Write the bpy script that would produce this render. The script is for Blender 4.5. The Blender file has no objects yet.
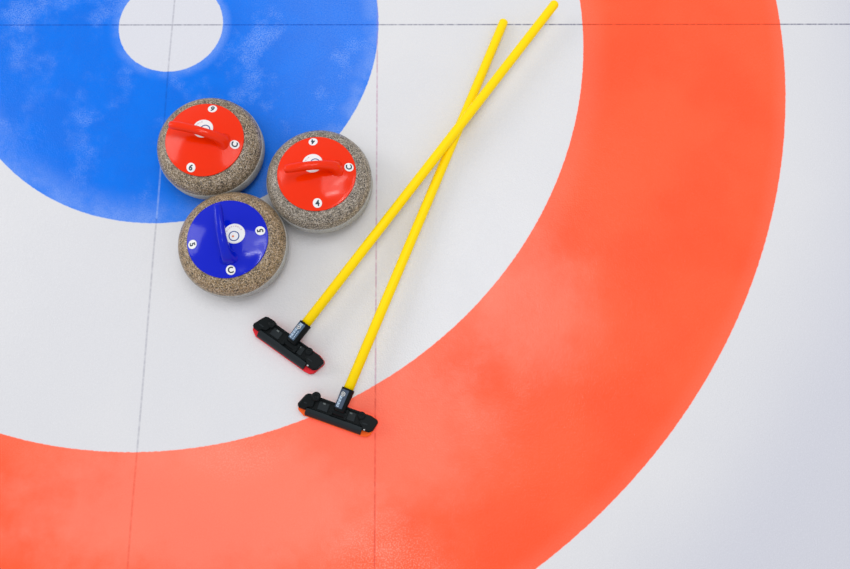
import bpy, bmesh, math, random
from mathutils import Vector, Matrix
random.seed(7)
C = bpy.context.scene.collection
PI = math.pi
scene = bpy.context.scene

# ------------------------------------------------------------------ helpers
def link(name, bm, mat, parent=None, smooth=True, bevel=0.0):
    me = bpy.data.meshes.new(name)
    bmesh.ops.recalc_face_normals(bm, faces=bm.faces)
    bm.to_mesh(me); bm.free()
    if smooth:
        for p in me.polygons: p.use_smooth = True
    me.materials.append(mat)
    o = bpy.data.objects.new(name, me); C.objects.link(o)
    if parent is not None: o.parent = parent
    if bevel:
        b = o.modifiers.new('bevel', 'BEVEL'); b.width = bevel; b.segments = 3
        b.limit_method = 'ANGLE'; b.angle_limit = math.radians(30)
        b.harden_normals = False
        if smooth:
            w = o.modifiers.new('wn', 'WEIGHTED_NORMAL'); w.keep_sharp = True
    return o

def thing(name, label, cat, loc, rotz, group=None):
    o = bpy.data.objects.new(name, None); C.objects.link(o)
    o.location = loc; o.rotation_euler = (0, 0, rotz)
    o.empty_display_size = .05
    o['label'] = label; o['category'] = cat
    if group: o['group'] = group
    return o

def lathe(bm, prof, n=96, close=False):
    rings = []
    for r, z in prof:
        if r < 1e-6: rings.append([bm.verts.new((0, 0, z))])
        else: rings.append([bm.verts.new((r*math.cos(2*PI*i/n), r*math.sin(2*PI*i/n), z)) for i in range(n)])
    pairs = list(zip(rings, rings[1:])) + ([(rings[-1], rings[0])] if close else [])
    for a, b in pairs:
        for i in range(n):
            j = (i+1) % n
            if len(a) == 1 and len(b) == 1: continue
            if len(a) == 1: bm.faces.new((a[0], b[i], b[j]))
            elif len(b) == 1: bm.faces.new((a[i], a[j], b[0]))
            else: bm.faces.new((a[i], a[j], b[j], b[i]))
    return bm

def sweep(bm, secs, n=28):
    """secs: list of (centre, side vector, up vector, half width, half height, superellipse exponent)"""
    rings = []
    for c, s, u, a, b, e in secs:
        ring = []
        for i in range(n):
            t = 2*PI*i/n; ct, st = math.cos(t), math.sin(t)
            x = math.copysign(abs(ct)**e, ct)*a; y = math.copysign(abs(st)**e, st)*b
            ring.append(bm.verts.new(Vector(c)+Vector(s)*x+Vector(u)*y))
        rings.append(ring)
    for p, q in zip(rings, rings[1:]):
        for i in range(n):
            j = (i+1) % n
            bm.faces.new((p[i], p[j], q[j], q[i]))
    bm.faces.new(rings[0][::-1]); bm.faces.new(rings[-1])
    return bm

def prism(bm, pts, z0, z1, ztop=None):
    """extrude a plan polygon; ztop may be a function of (x, y) giving a top height"""
    lo = [bm.verts.new((x, y, z0)) for x, y in pts]
    hi = [bm.verts.new((x, y, ztop(x, y) if ztop else z1)) for x, y in pts]
    bm.faces.new(lo[::-1]); bm.faces.new(hi)
    n = len(pts)
    for i in range(n):
        j = (i+1) % n
        bm.faces.new((lo[i], lo[j], hi[j], hi[i]))
    return bm

def box(bm, x0, x1, y0, y1, z0, z1):
    return prism(bm, [(x0, y0), (x1, y0), (x1, y1), (x0, y1)], z0, z1)

def cyl(bm, p, q, r0, r1=None, n=32):
    p, q = Vector(p), Vector(q); d = (q-p).normalized()
    s = d.orthogonal().normalized(); u = d.cross(s)
    r1 = r0 if r1 is None else r1
    return sweep(bm, [(p, s, u, r0, r0, 1), (q, s, u, r1, r1, 1)], n)

# ------------------------------------------------------------------ node helpers
def newmat(name):
    m = bpy.data.materials.new(name); m.use_nodes = True
    nt = m.node_tree
    return m, nt, nt.nodes['Principled BSDF']
def N(nt, kind, **kw):
    n = nt.nodes.new(kind)
    for k, v in kw.items(): setattr(n, k, v)
    return n
def setin(nt, node, idx, v):
    if isinstance(v, bpy.types.NodeSocket): nt.links.new(v, node.inputs[idx])
    else: node.inputs[idx].default_value = v
def math_(nt, op, a, b=None, c=None, clamp=False):
    n = N(nt, 'ShaderNodeMath', operation=op); n.use_clamp = clamp
    setin(nt, n, 0, a)
    if b is not None: setin(nt, n, 1, b)
    if c is not None: setin(nt, n, 2, c)
    return n.outputs[0]
def step(nt, v, a, b, lo=0.0, hi=1.0):
    n = N(nt, 'ShaderNodeMapRange', interpolation_type='SMOOTHSTEP')
    setin(nt, n, 0, v); setin(nt, n, 1, a); setin(nt, n, 2, b); setin(nt, n, 3, lo); setin(nt, n, 4, hi)
    return n.outputs[0]
def mix(nt, f, a, b, blend='MIX'):
    n = N(nt, 'ShaderNodeMix', data_type='RGBA', blend_type=blend)
    setin(nt, n, 0, f)
    for i, v in ((6, a), (7, b)):
        if isinstance(v, tuple) and len(v) == 3: v = (*v, 1)
        setin(nt, n, i, v)
    return n.outputs[2]
def noise(nt, vec, scale, detail=2.0, rough=.5, out=0):
    n = N(nt, 'ShaderNodeTexNoise'); nt.links.new(vec, n.inputs['Vector'])
    n.inputs['Scale'].default_value = scale; n.inputs['Detail'].default_value = detail
    n.inputs['Roughness'].default_value = rough
    return n.outputs[out]

def plain(name, col, rough=.4, coat=0.0, bump=None, spec=.5, metal=0.0, coat_rough=.08):
    """plain surface with a faint procedural unevenness"""
    m, nt, b = newmat(name)
    tc = N(nt, 'ShaderNodeTexCoord').outputs['Object']
    nz = noise(nt, tc, 60, 3)
    b.inputs['Roughness'].default_value = rough
    nt.links.new(mix(nt, math_(nt, 'MULTIPLY', nz, .16), col, tuple(c*.75 for c in col)), b.inputs['Base Color'])
    nt.links.new(math_(nt, 'ADD', math_(nt, 'MULTIPLY', nz, .1), rough-.05), b.inputs['Roughness'])
    b.inputs['Specular IOR Level'].default_value = spec
    b.inputs['Coat Weight'].default_value = coat
    b.inputs['Coat Roughness'].default_value = coat_rough
    b.inputs['Metallic'].default_value = metal
    if bump:
        bn = N(nt, 'ShaderNodeBump'); bn.inputs['Strength'].default_value = bump[1]
        bn.inputs['Distance'].default_value = .001
        nt.links.new(noise(nt, tc, bump[0], 2), bn.inputs['Height'])
        nt.links.new(bn.outputs[0], b.inputs['Normal'])
    return m

# ------------------------------------------------------------------ ice
R_BUTTON, R_BLUE, R_INNER, R_OUTER = .1515, .6085, 1.2132, 1.8058
def ice_material():
    m, nt, b = newmat('painted_curling_ice')
    tc = N(nt, 'ShaderNodeTexCoord').outputs['Object']
    sep = N(nt, 'ShaderNodeSeparateXYZ'); nt.links.new(tc, sep.inputs[0])
    X, Y = sep.outputs[0], sep.outputs[1]
    r0 = math_(nt, 'SQRT', math_(nt, 'ADD', math_(nt, 'MULTIPLY', X, X), math_(nt, 'MULTIPLY', Y, Y)))
    nf = noise(nt, tc, 90, 3, .6)                       # small wobble of the painted edges
    wob = math_(nt, 'MULTIPLY', math_(nt, 'SUBTRACT', nf, .5), .004)
    r = math_(nt, 'ADD', r0, wob)
    big = noise(nt, tc, 2.6, 3, .55)
    mid = noise(nt, tc, 9, 4, .65)
    fine = noise(nt, tc, 260, 3, .7)
    grain = noise(nt, tc, 620, 2, .6)
    # white ice
    white = mix(nt, step(nt, big, .35, .7), WHITE_A, WHITE_B)
    white = mix(nt, math_(nt, 'MULTIPLY', step(nt, r0, .62, .3), 0.6), white, WHITE_BLUE)
    white = mix(nt, step(nt, r0, 1.80, 2.15), white, WHITE_OUT)  # outer ice greyed, falloff of the light put into the colour
    white = mix(nt, math_(nt, 'MULTIPLY', step(nt, fine, .45, .8), .12), white, (1, 1, 1))
    # blue paint: deep, with frosty patches and paler rims
    blue = mix(nt, step(nt, mid, .3, .7), BLUE_A, BLUE_B)
    frost = math_(nt, 'MULTIPLY', step(nt, noise(nt, tc, 5.5, 5, .62), .47, .70), step(nt, fine, .36, .62))
    rim = math_(nt, 'ADD', step(nt, r0, R_BUTTON+.035, R_BUTTON), step(nt, r0, R_BLUE-.10, R_BLUE))
    rim = math_(nt, 'MULTIPLY', rim, step(nt, mid, .3, .62, .25, 1.0))
    rim = math_(nt, 'MULTIPLY', rim, step(nt, fine, .3, .6, .45, 1.0))
    north = math_(nt, 'MULTIPLY', step(nt, math_(nt, 'ADD', X, math_(nt, 'MULTIPLY', Y, .3)), .05, .5), step(nt, fine, .3, .7, .2, .9))
    fr = math_(nt, 'MULTIPLY', frost, .62)
    fr = math_(nt, 'MAXIMUM', fr, math_(nt, 'MULTIPLY', rim, .58))
    fr = math_(nt, 'MAXIMUM', fr, math_(nt, 'MULTIPLY', north, .32))
    blue = mix(nt, fr, blue, BLUE_PALE)
    # red paint
    red = mix(nt, step(nt, big, .38, .66), RED_A, RED_B)
    red = mix(nt, math_(nt, 'MULTIPLY', step(nt, grain, .35, .75), .16), red, RED_PALE)
    rr = math_(nt, 'ADD', step(nt, r0, R_INNER+.09, R_INNER), math_(nt, 'MULTIPLY', step(nt, r0, R_OUTER-.05, R_OUTER), .8))
    rr = math_(nt, 'MULTIPLY', rr, step(nt, fine, .3, .65, .4, 1.0))
    red = mix(nt, math_(nt, 'MULTIPLY', rr, .22), red, RED_PALE)
    # pale patches of the red: frost plus lamp sheen put into the colour
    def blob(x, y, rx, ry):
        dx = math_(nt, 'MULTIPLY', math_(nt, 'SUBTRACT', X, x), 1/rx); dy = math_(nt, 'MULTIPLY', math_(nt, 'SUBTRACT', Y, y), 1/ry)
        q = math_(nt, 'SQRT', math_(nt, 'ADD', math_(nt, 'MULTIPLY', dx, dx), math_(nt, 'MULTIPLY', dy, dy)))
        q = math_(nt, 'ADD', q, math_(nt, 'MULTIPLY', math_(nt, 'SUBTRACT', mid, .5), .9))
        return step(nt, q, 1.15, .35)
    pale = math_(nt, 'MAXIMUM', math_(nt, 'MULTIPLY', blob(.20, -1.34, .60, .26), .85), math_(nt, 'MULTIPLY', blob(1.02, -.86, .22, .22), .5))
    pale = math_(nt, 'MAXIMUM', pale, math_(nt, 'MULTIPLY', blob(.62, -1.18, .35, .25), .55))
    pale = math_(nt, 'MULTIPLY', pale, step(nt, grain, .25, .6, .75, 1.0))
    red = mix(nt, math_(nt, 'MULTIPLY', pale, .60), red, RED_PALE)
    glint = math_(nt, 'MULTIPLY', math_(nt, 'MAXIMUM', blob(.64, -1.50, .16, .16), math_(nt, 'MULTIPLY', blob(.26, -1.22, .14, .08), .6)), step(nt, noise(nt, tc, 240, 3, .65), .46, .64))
    red = mix(nt, math_(nt, 'MULTIPLY', glint, .26), red, (1.0, .55, .45))  # speckled lamp glints painted into the red
    w = .0016
    inblue = math_(nt, 'MULTIPLY', step(nt, r, R_BUTTON-w, R_BUTTON+w), step(nt, r, R_BLUE+w, R_BLUE-w))
    inred = math_(nt, 'MULTIPLY', step(nt, r, R_INNER-w, R_INNER+w), step(nt, r, R_OUTER+w, R_OUTER-w))
    col = mix(nt, inblue, white, blue)
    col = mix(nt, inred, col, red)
    # string lines set in the ice
    tee_n = N(nt, 'ShaderNodeMapping'); tee_n.inputs['Scale'].default_value = (1, .1, 1); nt.links.new(tc, tee_n.inputs[0])
    dash = step(nt, noise(nt, tee_n.outputs[0], 70, 2, .6), .36, .56, .45, 1.0)
    tee = math_(nt, 'MULTIPLY', step(nt, math_(nt, 'ABSOLUTE', Y), .0030, .0012), dash)
    tee = math_(nt, 'MULTIPLY', tee, math_(nt, 'ADD', math_(nt, 'MULTIPLY', step(nt, X, .5, 1.2), .25), .68))
    ver_n = N(nt, 'ShaderNodeMapping'); ver_n.inputs['Scale'].default_value = (.1, 1, 1); nt.links.new(tc, ver_n.inputs[0])
    vd = noise(nt, ver_n.outputs[0], 60, 2, .6)
    dash2 = step(nt, vd, .36, .58, .5, 1.0)
    sway = math_(nt, 'MULTIPLY', math_(nt, 'SUBTRACT', noise(nt, ver_n.outputs[0], 2.5, 1), .5), .006)
    cl = step(nt, math_(nt, 'ABSOLUTE', math_(nt, 'SUBTRACT', math_(nt, 'ADD', X, sway), .004)), .0036, .0014)
    cl = math_(nt, 'MULTIPLY', cl, dash2)
    clw = math_(nt, 'MULTIPLY', math_(nt, 'MULTIPLY', step(nt, Y, -.38, -.42), step(nt, Y, -.60, -.59)), .6)
    cl = math_(nt, 'MULTIPLY', cl, math_(nt, 'SUBTRACT', .44, math_(nt, 'MULTIPLY', inred, .04)))
    cld = math_(nt, 'MULTIPLY', cl, math_(nt, 'SUBTRACT', 1.0, math_(nt, 'MULTIPLY', clw, 1.6), clamp=True))
    sl = math_(nt, 'MULTIPLY', step(nt, math_(nt, 'ABSOLUTE', math_(nt, 'SUBTRACT', X, .6053)), .0030, .0013), dash2)
    sl = math_(nt, 'MULTIPLY', sl, step(nt, Y, .0, -.12, .35, 1.0))
    col = mix(nt, tee, col, mix(nt, inblue, mix(nt, inred, (.17, .17, .24), (.60, .055, .02)), (.0, .065, .45)))
    col = mix(nt, cld, col, mix(nt, inblue, mix(nt, inred, (.28, .28, .34), (.62, .065, .03)), (.0, .075, .42)))
    col = mix(nt, math_(nt, 'MULTIPLY', clw, cl, clamp=True), col, (.55, .68, .9))
    col = mix(nt, math_(nt, 'MULTIPLY', sl, .55), col, mix(nt, inred, (.46, .20, .34), (.62, .04, .025)))
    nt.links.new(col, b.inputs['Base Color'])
    b.inputs['Roughness'].default_value = .36
    rg = math_(nt, 'ADD', .20, math_(nt, 'MULTIPLY', step(nt, mid, .35, .7), .14))
    nt.links.new(rg, b.inputs['Roughness'])
    b.inputs['IOR'].default_value = 1.31
    b.inputs['Specular IOR Level'].default_value = .36
    b.inputs['Subsurface Weight'].default_value = 0
    # pebbled surface
    bump = N(nt, 'ShaderNodeBump'); bump.inputs['Strength'].default_value = .5; bump.inputs['Distance'].default_value = .0012
    h = math_(nt, 'ADD', noise(nt, tc, 230, 2, .5), math_(nt, 'MULTIPLY', noise(nt, tc, 70, 2, .5), .8))
    nt.links.new(h, bump.inputs['Height']); nt.links.new(bump.outputs[0], b.inputs['Normal'])
    return m

WHITE_OUT = (.585, .590, .650); WHITE_A = (.665, .665, .690); WHITE_B = (.685, .682, .700); WHITE_BLUE = (.64, .65, .72)
BLUE_A = (.0, .165, .79); BLUE_B = (.0, .145, .73); BLUE_PALE = (.24, .40, .88)
RED_A = (1.0, .102, .032); RED_B = (1.0, .082, .022); RED_PALE = (1.0, .30, .22)

bm = bmesh.new()
x0, x1, y0, y1, zt = -3.2, 4.4, -3.6, 2.6, 0.0
box(bm, x0, x1, y0, y1, -.06, zt)
floor = link('floor', bm, ice_material(), smooth=False)
floor['kind'] = 'structure'

# ------------------------------------------------------------------ materials of the stones
def granite(name, tints, dark=.6, rough=.38, coat=.12, scale=400, bumpy=.1):
    m, nt, b = newmat(name)
    tc = N(nt, 'ShaderNodeTexCoord').outputs['Object']
    v = N(nt, 'ShaderNodeTexVoronoi'); v.inputs['Scale'].default_value = scale
    nt.links.new(tc, v.inputs['Vector'])
    s = N(nt, 'ShaderNodeSeparateColor'); nt.links.new(v.outputs['Color'], s.inputs[0])
    cr = N(nt, 'ShaderNodeValToRGB'); nt.links.new(s.outputs[0], cr.inputs[0])
    el = cr.color_ramp.elements; tints = [tuple(c*.80 for c in t_) for t_ in tints]
    n = len(tints)
    cr.color_ramp.interpolation = 'CONSTANT'
    el[0].position = 0; el[0].color = (*tints[0], 1)
    el[1].position = 1/n; el[1].color = (*tints[1], 1)
    for i in range(2, n):
        e = el.new(i/n); e.color = (*tints[i], 1)
    v2 = noise(nt, tc, scale*1.9, 2, .7)
    col = mix(nt, step(nt, v2, .42, .60, 0, dark), cr.outputs[0], (.07, .06, .05))
    col = mix(nt, step(nt, noise(nt, tc, scale*.75, 2, .5), .62, .74, 0, .7), col, (.62, .58, .52))
    nt.links.new(col, b.inputs['Base Color'])
    b.inputs['Roughness'].default_value = rough
    b.inputs['Coat Weight'].default_value = coat; b.inputs['Coat Roughness'].default_value = .12
    b.inputs['Specular IOR Level'].default_value = .3
    bn = N(nt, 'ShaderNodeBump'); bn.inputs['Strength'].default_value = bumpy; bn.inputs['Distance'].default_value = .0006
    nt.links.new(v2, bn.inputs['Height']); nt.links.new(bn.outputs[0], b.inputs['Normal'])
    return m

BROWN = [(.39, .28, .15), (.18, .13, .08), (.52, .40, .27), (.06, .045, .03), (.40, .30, .20), (.26, .19, .12), (.74, .62, .48)]
GREY = [(.36, .29, .20), (.20, .17, .13), (.52, .45, .36), (.07, .06, .055), (.40, .35, .29), (.27, .23, .18), (.70, .62, .52)]
TAN = [(.42, .27, .12), (.24, .16, .08), (.56, .40, .22), (.08, .055, .035), (.46, .32, .18), (.31, .22, .12), (.76, .58, .40)]
BANDC = [(.52, .52, .50), (.46, .46, .45), (.57, .57, .55), (.42, .42, .41), (.54, .54, .53)]
M_band = granite('frosted_striking_band', BANDC, dark=.22, rough=.6, coat=0.0, scale=300)
M_red = plain('glossy_red_plastic', (.84, .026, .0), rough=.13, coat=.0, spec=.22)
M_blue = plain('glossy_blue_plastic', (.0, .010, .52), rough=.12, coat=.0, spec=.24)
M_white = plain('white_sticker_vinyl', (.82, .82, .82), rough=.45)
M_ink = plain('dark_sticker_ink', (.012, .03, .055), rough=.5)
M_navyink = plain('navy_logo_ink', (.015, .07, .28), rough=.5)
M_orange = plain('orange_logo_ink', (.75, .20, .06), rough=.5)
M_pinkink = plain('pale_logo_lettering_ink', (.62, .50, .55), rough=.5)
M_steel = plain('brushed_steel', (.6, .6, .6), rough=.3, metal=1.0)
M_black = plain('black_moulded_plastic', (.004, .006, .007), rough=.38, bump=(300, .2), spec=.10)
M_dark = plain('charcoal_moulded_plastic', (.012, .017, .020), rough=.40, bump=(300, .2), spec=.16)
M_mark = plain('worn_grey_moulding', (.10, .12, .12), rough=.5)
M_yellow = plain('yellow_painted_fibreglass', (1.0, .70, .0), rough=.42, coat=.0, spec=.15)
M_padred = plain('red_brush_pad_fabric', (.72, .008, .02), rough=.8, bump=(900, .6))
M_padorange = plain('orange_brush_pad_fabric', (.95, .11, .0), rough=.8, bump=(900, .6))
M_labelA = plain('blue_grey_label_print', (.04, .085, .15), rough=.5)
M_labelB = plain('dark_navy_label_print', (.022, .045, .09), rough=.5)
M_print = plain('pale_blue_label_lettering', (.42, .55, .70), rough=.5)
M_printw = plain('off_white_label_emblem', (.68, .68, .66), rough=.5)

# ------------------------------------------------------------------ curling stone
RS = .1398
def dome(r): return .1328-1.72*r*r
def decal_disc(bm, cx, cy, rad, lift, zf, rings=6, n=40, r_in=0.0):
    rows = []
    for k in range(rings+1):
        q = r_in+(rad-r_in)*k/rings
        if q < 1e-7:
            rows.append([bm.verts.new((cx, cy, zf(cx, cy)+lift))]); continue
        rows.append([bm.verts.new((cx+q*math.cos(2*PI*i/n), cy+q*math.sin(2*PI*i/n),
                     zf(cx+q*math.cos(2*PI*i/n), cy+q*math.sin(2*PI*i/n))+lift)) for i in range(n)])
    for a, b in zip(rows, rows[1:]):
        for i in range(n):
            j = (i+1) % n
            if len(a) == 1: bm.faces.new((a[0], b[i], b[j]))
            else: bm.faces.new((a[i], b[i], b[j], a[j]))
    # rim going down so that the sticker has a thickness
    last = rows[-1]
    low = [bm.verts.new((v.co.x, v.co.y, v.co.z-lift-.0002)) for v in last]
    for i in range(n):
        j = (i+1) % n
        bm.faces.new((last[i], low[i], low[j], last[j]))
    return bm

def glyph(txt, size):
    cu = bpy.data.curves.new('t', 'FONT'); cu.body = txt; cu.size = size
    cu.align_x = 'CENTER'; cu.align_y = 'CENTER'; cu.resolution_u = 6; cu.offset = size*.03
    o = bpy.data.objects.new('t', cu); C.objects.link(o)
    bpy.context.view_layer.update()
    me = bpy.data.meshes.new_from_object(o.evaluated_get(bpy.context.evaluated_depsgraph_get()))
    bpy.data.objects.remove(o); bpy.data.curves.remove(cu)
    bm = bmesh.new(); bm.from_mesh(me); bpy.data.meshes.remove(me)
    xs = [v.co.x for v in bm.verts]; ys = [v.co.y for v in bm.verts]
    mx, my = (min(xs)+max(xs))/2, (min(ys)+max(ys))/2
    for v in bm.verts: v.co.x -= mx; v.co.y -= my
    return bm

def conform(bm, cx, cy, right, up, lift):
    for v in bm.verts:
        x, y = v.co.x, v.co.y
        px, py = cx+right[0]*x+up[0]*y, cy+right[1]*x+up[1]*y
        v.co = (px, py, dome(math.hypot(px, py))+lift)
    ret = bmesh.ops.extrude_face_region(bm, geom=bm.faces[:])
    for v in [g for g in ret['geom'] if isinstance(g, bmesh.types.BMVert)]: v.co.z += .0002
    return bm

def make_stone(loc, ang, plastic, gran, number, label, spots):
    t = thing('curling_stone', label, 'curling stone', (loc[0], loc[1], 0), ang, 'curling stones huddled on the house')
    R = RS
    # polished granite body
    prof = [(0, .004), (.058, .004), (.0635, .0), (.068, .0008)]
    for k in range(1, 13):
        a = PI/2*k/12
        prof.append((.068+(R-.068)*math.sin(a)**.92, .0008+.0412*(1-math.cos(a))))
    prof += [(R, .048), (R, .0690), (R-.0012, .0705)]
    for k in range(1, 15):
        a = PI/2*k/14
        prof.append((.092+(R-.0012-.092)*math.cos(a), .0705+.0405*math.sin(a)))
    prof += [(.08, .1112), (0, .1112)]
    link('granite_body', lathe(bmesh.new(), prof), gran, t)
    link('striking_band', lathe(bmesh.new(), [(R-.004, .0365), (R-.0003, .0390), (R+.0007, .0425), (R+.0007, .0685), (R-.0002, .0702), (R-.004, .0700)], close=True), M_band, t)
    # plate of the handle
    pf = [(0, .1105), (.097, .1105), (.1008, .1110), (.1023, .1126), (.1024, .1142), (.1018, .1154)]
    for k in range(0, 16):
        r = .1010*(1-k/15)
        z = dome(r) + (.0003 if k == 0 else 0)
        pf.append((r if k < 15 else 0, z))
    plate = link('handle_plate', lathe(bmesh.new(), pf), plastic, t)
    # goose-necked grip
    path = [((.0520, .1200), .0300, .0200), ((.0525, .1255), .0235, .0175), ((.0510, .1345), .0175, .0150), ((.0450, .1450), .0140, .0135),
            ((.0330, .1545), .0122, .0125), ((.0160, .1640), .0108, .0115), ((-.0040, .1690), .0105, .0112), ((-.0270, .1710), .0106, .0112),
            ((-.0490, .1710), .0108, .0110), ((-.0640, .1700), .0104, .0102), ((-.0710, .1693), .0088, .0086), ((-.0740, .1689), .0055, .0052)]
    secs = []
    for i, ((x, z), a, b) in enumerate(path):
        p = path[max(i-1, 0)][0]; q = path[min(i+1, len(path)-1)][0]
        d = Vector((q[0]-p[0], 0, q[1]-p[1])).normalized()
        s = Vector((0, 1, 0)); u = s.cross(d)
        if i == 0: u = Vector((1, 0, 0))
        secs.append(((x, 0, z), s, u, a, b, .82))
    g = link('grip', sweep(bmesh.new(), secs, 32), plastic, t)
    sb = g.modifiers.new('s', 'SUBSURF'); sb.levels = 1; sb.render_levels = 2
    # flared foot where the neck grows out of the plate
    # numbered stickers
    for (cx, cy), ch in ((spots[0], 'C'), (spots[1], number), (spots[2], number)):
        th = math.atan2(cy, cx)
        st = link('sticker', decal_disc(bmesh.new(), cx, cy, .0118, .0005, lambda x, y: dome(math.hypot(x, y))), M_white, t)
        up = (-math.cos(th), -math.sin(th)); right = (up[1], -up[0])
        link('letter' if ch == 'C' else 'number', conform(glyph(ch, .0205), cx, cy, right, up, .0007), M_ink, st, smooth=False)
    # round logo label beside the grip
    zf = lambda x, y: dome(math.hypot(x, y))
    lx, ly = -.005, .0225
    lab = link('logo_label', decal_disc(bmesh.new(), lx, ly, .0262, .0005, zf, rings=8), M_white, t)
    link('logo_ring', decal_disc(bmesh.new(), lx+.0065, ly-.0015, .0133, .0008, zf, rings=2, r_in=.0108), M_navyink, lab)
    link('logo_dot', decal_disc(bmesh.new(), lx+.0070, ly-.0040, .0028, .0008, zf, rings=2), M_orange, lab)
    bmw = bmesh.new()
    for k in range(9):                                   # faint arc of lettering, too small to read
        a = math.radians(-150+k*15) + PI/2*0
        a = math.radians(115+k*16)
        px, py = lx+.0195*math.cos(a), ly+.0195*math.sin(a)
        r_, u_ = (-math.sin(a), math.cos(a)), (math.cos(a), math.sin(a))
        pts = [(-.0018, -.0016), (.0018, -.0016), (.0018, .0016), (-.0018, .0016)]
        if k % 3 == 1: pts = [(-.0018, -.0016), (.0018, -.0016), (0, .0018)]
        vs = [bmw.verts.new((px+r_[0]*x+u_[0]*y, py+r_[1]*x+u_[1]*y, zf(px+r_[0]*x+u_[0]*y, py+r_[1]*x+u_[1]*y)+.0008)) for x, y in pts]
        bmw.faces.new(vs)
    link('logo_lettering', bmw, M_pinkink, lab, smooth=False)
    return t

G1 = granite('brown_speckled_granite', BROWN); G2 = granite('grey_speckled_granite', GREY); G3 = granite('tan_speckled_granite', TAN)
make_stone((.1616, -.4170), math.radians(-12.2), M_red, G1, '6', 'granite curling stone with a red handle numbered 6, wholly on the blue ring',
           ((.0830, 0), (-.001, .0865), (-.0105, -.0845)))
make_stone((.4570, -.5130), math.radians(9.0), M_red, G2, '4', 'granite curling stone with a red handle numbered 4, nearest the crossed brooms',
           ((.0855, .001), (.003, .0865), (-.008, -.083)))
make_stone((.2365, -.6880), math.radians(-80.4), M_blue, G3, '5', 'granite curling stone with a blue handle numbered 5, below the two red ones',
           ((.0840, 0), (-.005, .0850), (.001, -.087)))

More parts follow.
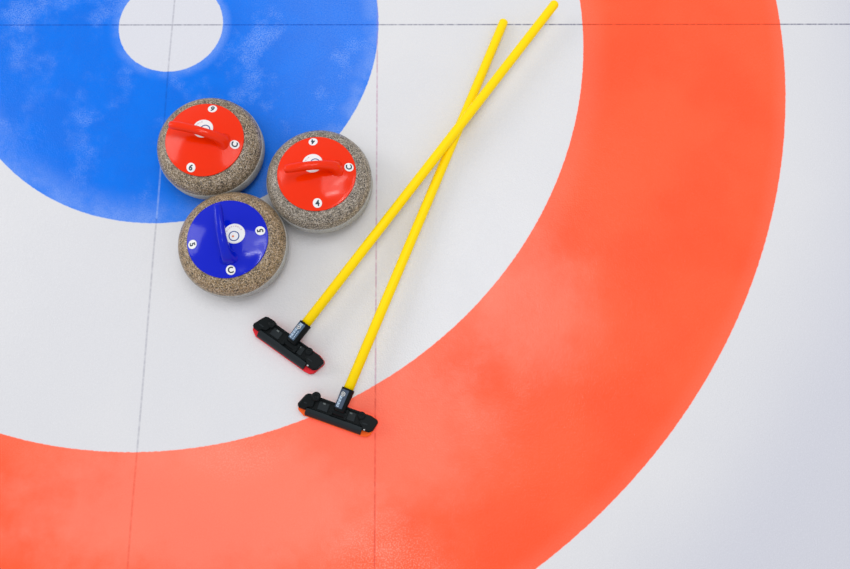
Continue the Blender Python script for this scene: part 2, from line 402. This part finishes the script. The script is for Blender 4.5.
# ------------------------------------------------------------------ curling brooms
def make_broom(O, ang, low, end, pad_mat, label_mat, knob, label, bright, ext=0.0):
    def st(pts): return [(x+ext if x > .085 else x, y) for x, y in pts]
    t = thing('curling_broom', label, 'curling broom', (O[0], O[1], 0), ang, 'yellow-handled curling brooms crossed on the ice')
    ca, sa = math.cos(-ang), math.sin(-ang)
    def loc(p):
        x, y = p[0]-O[0], p[1]-O[1]
        return Vector((ca*x-sa*y, sa*x+ca*y, p[2]))
    A, B = loc(low), loc(end)
    d = (B-A).normalized(); s = d.cross(Vector((0, 0, 1))).normalized(); u = s.cross(d)
    # handle
    r = .0130
    secs = [(A-d*.040, s, u, r, r, 1), (A+d*.3, s, u, r, r, 1), (A+d*.7, s, u, r, r, 1)]
    L = (B-A).length
    for k in range(7):
        a = PI/2*k/6.3
        secs.append((A+d*(L-.008+.008*math.sin(a)), s, u, r*math.cos(a)**.55, r*math.cos(a)**.55, 1))
    link('handle', sweep(bmesh.new(), secs, 32), M_yellow, t)
    # brush head housing
    hb = bmesh.new()
    # chassis plate
    prism(hb, st([(-.099, .014), (-.094, .010), (.094, .010), (.103, .017), (.108, .040), (.100, .0465), (.085, .051), (-.082, .051), (-.090, .047), (-.101, .020)]), .016, .026)
    head = link('brush_head', hb, M_black, t, smooth=True, bevel=.0018)
    # coloured pad
    pb = bmesh.new()
    prism(pb, st([(-.0985, .012), (-.0965, .005), (-.078, -.0050), (.078, -.0050), (.092, -.0030), (.0995, .0050), (.108, .038), (.104, .046), (.086, .0515), (-.080, .0515), (-.092, .046)]), .0, .0175)
    link('brush_pad', pb, pad_mat, head, bevel=.0035)
    # long sloping front bar
    fb = bmesh.new()
    sec = [(-.0028, .0125), (-.0030, .018), (.001, .026), (.008, .0315), (.0165, .0325), (.019, .028), (.019, .016)]
    a = [fb.verts.new((-.0755, y, z)) for y, z in sec]; b = [fb.verts.new((.0755, y, z)) for y, z in sec]
    fb.faces.new(a[::-1]); fb.faces.new(b)
    for i in range(len(sec)):
        j = (i+1) % len(sec); fb.faces.new((a[i], a[j], b[j], b[i]))
    link('front_bar', fb, M_dark, head, bevel=.0015)
    # rear rim, tray ribs
    rb = bmesh.new()
    box(rb, -.052, .060, .0470, .0520, .018, .0325)
    link('rear_rim', rb, M_black, head, bevel=.0012)
    for sx in (-1, 1):
        tb = bmesh.new(); xs = sorted((sx*.022, sx*.050))
        prism(tb, [(xs[0], .022), (xs[1], .022), (xs[1], .044), (xs[0], .044)], .024, .0290)
        link('tray_panel', tb, M_dark, head, bevel=.0014)
        fb2 = bmesh.new(); box(fb2, sx*.036-.0035, sx*.036+.0035, .0385, .0425, .0285, .0296)
        link('moulded_mark', fb2, M_mark, head, bevel=.0004)
    # clamp blocks at both ends
    for sx in (-1, 1):
        eb = bmesh.new()
        if sx < 0: pts = [(-.0985, .0165), (-.095, .0125), (-.078, .0125), (-.072, .020), (-.060, .024), (-.060, .050), (-.078, .0530), (-.085, .0505)]
        else: pts = [(.078, .0125), (.093, .0125), (.1015, .019), (.1085, .041), (.1040, .0465), (.0860, .0510), (.064, .050), (.064, .024), (.072, .020)]
        if sx < 0 and not knob: pts = pts[:4]+[(-.060, .024), (-.0560, .036), (-.0490, .040), (-.0490, .0530), (-.060, .0560), (-.078, .0550), (-.085, .0515)]
        prism(eb, st(pts), .022, .036, ztop=lambda x, y: .0375-.10*max(0, abs(x)-.075)-.06*max(0, .03-y))
        link('end_clamp', eb, M_black, head, bevel=.0022)
        kb = bmesh.new()
        if sx < 0 and knob: lathe(kb, [(0, .037), (.0075, .037), (.0112, .0395), (.0118, .043), (.0118, .047), (.0100, .0490), (.0060, .0495), (.0045, .0475), (0, .0475)], 28)
        else: lathe(kb, [(0, .034), (.0065, .034), (.0095, .0365), (.0100, .0385), (.0100, .0405), (.0085, .0425), (.0050, .0430), (.0035, .0415), (0, .0415)], 28)
        kx, ky = (-.0600, .0510) if (sx < 0 and knob) else ((-.0580, .0460) if sx < 0 else (.0640, .0440))
        bmesh.ops.translate(kb, vec=(kx, ky, -.001), verts=kb.verts)
        link('clamp_knob', kb, M_black, head)
        # recess slot in the block
        rb = bmesh.new(); box(rb, sx*.078-.007, sx*.078+.007, .026, .029, .0350, .0368)
        link('clamp_rib', rb, M_dark, head, bevel=.0006)
    sb = bmesh.new(); lathe(sb, [(0, .0330), (.0027, .0330), (.0027, .0352), (.0020, .0358), (0, .0358)], 20)
    bmesh.ops.translate(sb, vec=(.0815, .0140, 0), verts=sb.verts)
    link('clamp_screw', sb, M_steel, head)
    # pivot yoke between the head and the socket
    P = A-d*.060
    yb = bmesh.new()
    cyl(yb, (P.x-.019, .0330, .0330), (P.x+.019, .0330, .0330), .0095)
    for k in (-1, 1):
        prism(yb, [(P.x+k*.0185-.0035, .020), (P.x+k*.0185+.0035, .020), (P.x+k*.0185+.0035, .046), (P.x+k*.0185-.0035, .046)], .023, .041)
    link('pivot_yoke', yb, M_black, head, bevel=.0008)
    # socket tube that grips the handle
    secs = [(P, s, u, .0135, .0130, 1), (P+d*.004, s, u, .0152, .0150, 1), (A-d*.003, s, u, .0168, .0168, 1), (A, s, u, .0164, .0164, 1)]
    sk = link('handle_socket', sweep(bmesh.new(), secs, 40), M_black, t)
    # printed label wrapped round the tube
    def wrap(sv, ph, rr):
        return P+d*sv+(s*math.sin(ph)+u*math.cos(ph))*rr
    def rad(sv): return .0152+(.0168-.0152)*min(1, max(0, sv/.056))
    def patch(bmx, s0, s1, p0, p1, lift, n=12, m=6):
        g = [[bmx.verts.new(wrap(s0+(s1-s0)*i/m, p0+(p1-p0)*j/n, rad(s0+(s1-s0)*i/m)+lift)) for j in range(n+1)] for i in range(m+1)]
        for i in range(m):
            for j in range(n): bmx.faces.new((g[i][j], g[i][j+1], g[i+1][j+1], g[i+1][j]))
    lb = bmesh.new(); patch(lb, .007, .055, -1.15, .35, .0003)
    lab = link('socket_label', lb, label_mat, sk)
    wb = bmesh.new()
    # row of tiny slanted characters, unreadable at this size
    sv = .0095
    for k in range(7):
        w = .0022
        if k % 2 == 0:
            patch(wb, sv, sv+w, -.75, -.25, .0006, 4, 1); patch(wb, sv, sv+w*2.0, -.75, -.62, .0006, 2, 1)
        else:
            patch(wb, sv, sv+w*.6, -.75, -.25, .0006, 4, 1); patch(wb, sv+w*1.1, sv+w*1.7, -.75, -.25, .0006, 4, 1)
        sv += .0040
    link('label_lettering', wb, M_print, lab)
    if bright:
        ub = bmesh.new()
        for k in range(5): patch(ub, .0100+k*.0050, .0128+k*.0050, -.02, .12, .0006, 3, 1)
        for k in range(3): patch(ub, .0475+k*.0024, .0489+k*.0024, -.6, .0, .0006, 4, 1)
        link('label_lettering', ub, M_print, lab)
    ring = bmesh.new(); cs, cp = .0430, -.36
    n = 28
    for (ra, rb2) in ((.0043, .0058), (.0, .0020)):
        va = [ring.verts.new(wrap(cs+ra*math.cos(2*PI*i/n), cp+ra*math.sin(2*PI*i/n)/.0165, rad(cs)+.0007)) for i in range(n)] if ra else None
        vb = [ring.verts.new(wrap(cs+rb2*math.cos(2*PI*i/n), cp+rb2*math.sin(2*PI*i/n)/.0165, rad(cs)+.0007)) for i in range(n)]
        if va:
            for i in range(n): ring.faces.new((va[i], va[(i+1) % n], vb[(i+1) % n], vb[i]))
        else: ring.faces.new(vb)
    link('label_emblem', ring, M_printw, lab)
    return t

make_broom((.3598, -.9660), math.radians(-35.4), (.4285, -.8961, .046), (1.1235, .0333, .0545), M_padred, M_labelA, False,
           'yellow-handled curling broom with a black brush head over a red pad, lying over the other', True, .003)
make_broom((.4985, -1.1493), math.radians(-19.7), (.5404, -1.0633, .046), (.9790, .0040, .0131), M_padorange, M_labelB, True,
           'yellow-handled curling broom with a black brush head over an orange pad, lying underneath', False)

# ------------------------------------------------------------------ light of the rink
WALLS, ROOF = .85, .72
w = bpy.data.worlds.new('rink'); scene.world = w; w.use_nodes = True
nt = w.node_tree; bg = nt.nodes['Background']
tcw = N(nt, 'ShaderNodeTexCoord').outputs['Generated']
sw = N(nt, 'ShaderNodeSeparateXYZ'); nt.links.new(tcw, sw.inputs[0])
up = step(nt, sw.outputs[2], .35, 1.0)            # brighter hall walls, dimmer roof overhead
bg.inputs[0].default_value = (.95, .97, 1.0, 1)
nt.links.new(math_(nt, 'ADD', math_(nt, 'MULTIPLY', up, ROOF-WALLS), WALLS), bg.inputs[1])
def lamp(name, loc, sx, sy, power, col=(1, 1, 1), target=None, rz=0):
    l = bpy.data.lights.new(name, 'AREA'); l.shape = 'RECTANGLE'; l.size = sx; l.size_y = sy; l.energy = power; l.color = col
    o = bpy.data.objects.new(name, l); C.objects.link(o); o.location = loc
    if target is not None:
        o.rotation_euler = (Vector(target)-Vector(loc)).to_track_quat('-Z', 'Y').to_euler()
    else: o.rotation_euler = (0, 0, rz)
    return o
lamp('added_fill_light', (-5.5, 1.2, 4.0), 3.0, 3.0, 120, (1, .985, .97), target=(.5, -.8, 0))
lamp('added_fill_light', (1.1, .1, 3.6), 1.5, 1.5, 24, (1, .985, .97))  # unseen fill, added to lift the middle of the ice
lamp('added_fill_light', (2.1, .6, 5.0), 1.7, .3, 12, (1, .98, .97), rz=.73)
lamp('added_fill_light', (1.3, -.75, 5.0), 1.3, .14, 18, (1, .98, .97), rz=.3)
lamp('added_fill_light', (.4, -2.5, 5.0), .5, .3, 10, (1, .98, .97))

# ------------------------------------------------------------------ camera
cam = bpy.data.cameras.new('camera'); co = bpy.data.objects.new('camera', cam); C.objects.link(co)
cam.sensor_width = 36; cam.lens = .62665881*1000/850*36; cam.clip_start = .05; cam.clip_end = 50
mw = Matrix(((0.99983308, 0.00783646, -0.01650487, .709235), (-0.01113623, 0.97753452, -0.210481, -1.140651),
             (0.01448465, 0.21062966, 0.97745861, 1.648630), (0, 0, 0, 1)))
co.matrix_world = mw
scene.camera = co
vs = scene.view_settings
vs.view_transform = 'Standard'; vs.look = 'None'; vs.gamma = 1; vs.exposure = 0; vs.use_curve_mapping = False
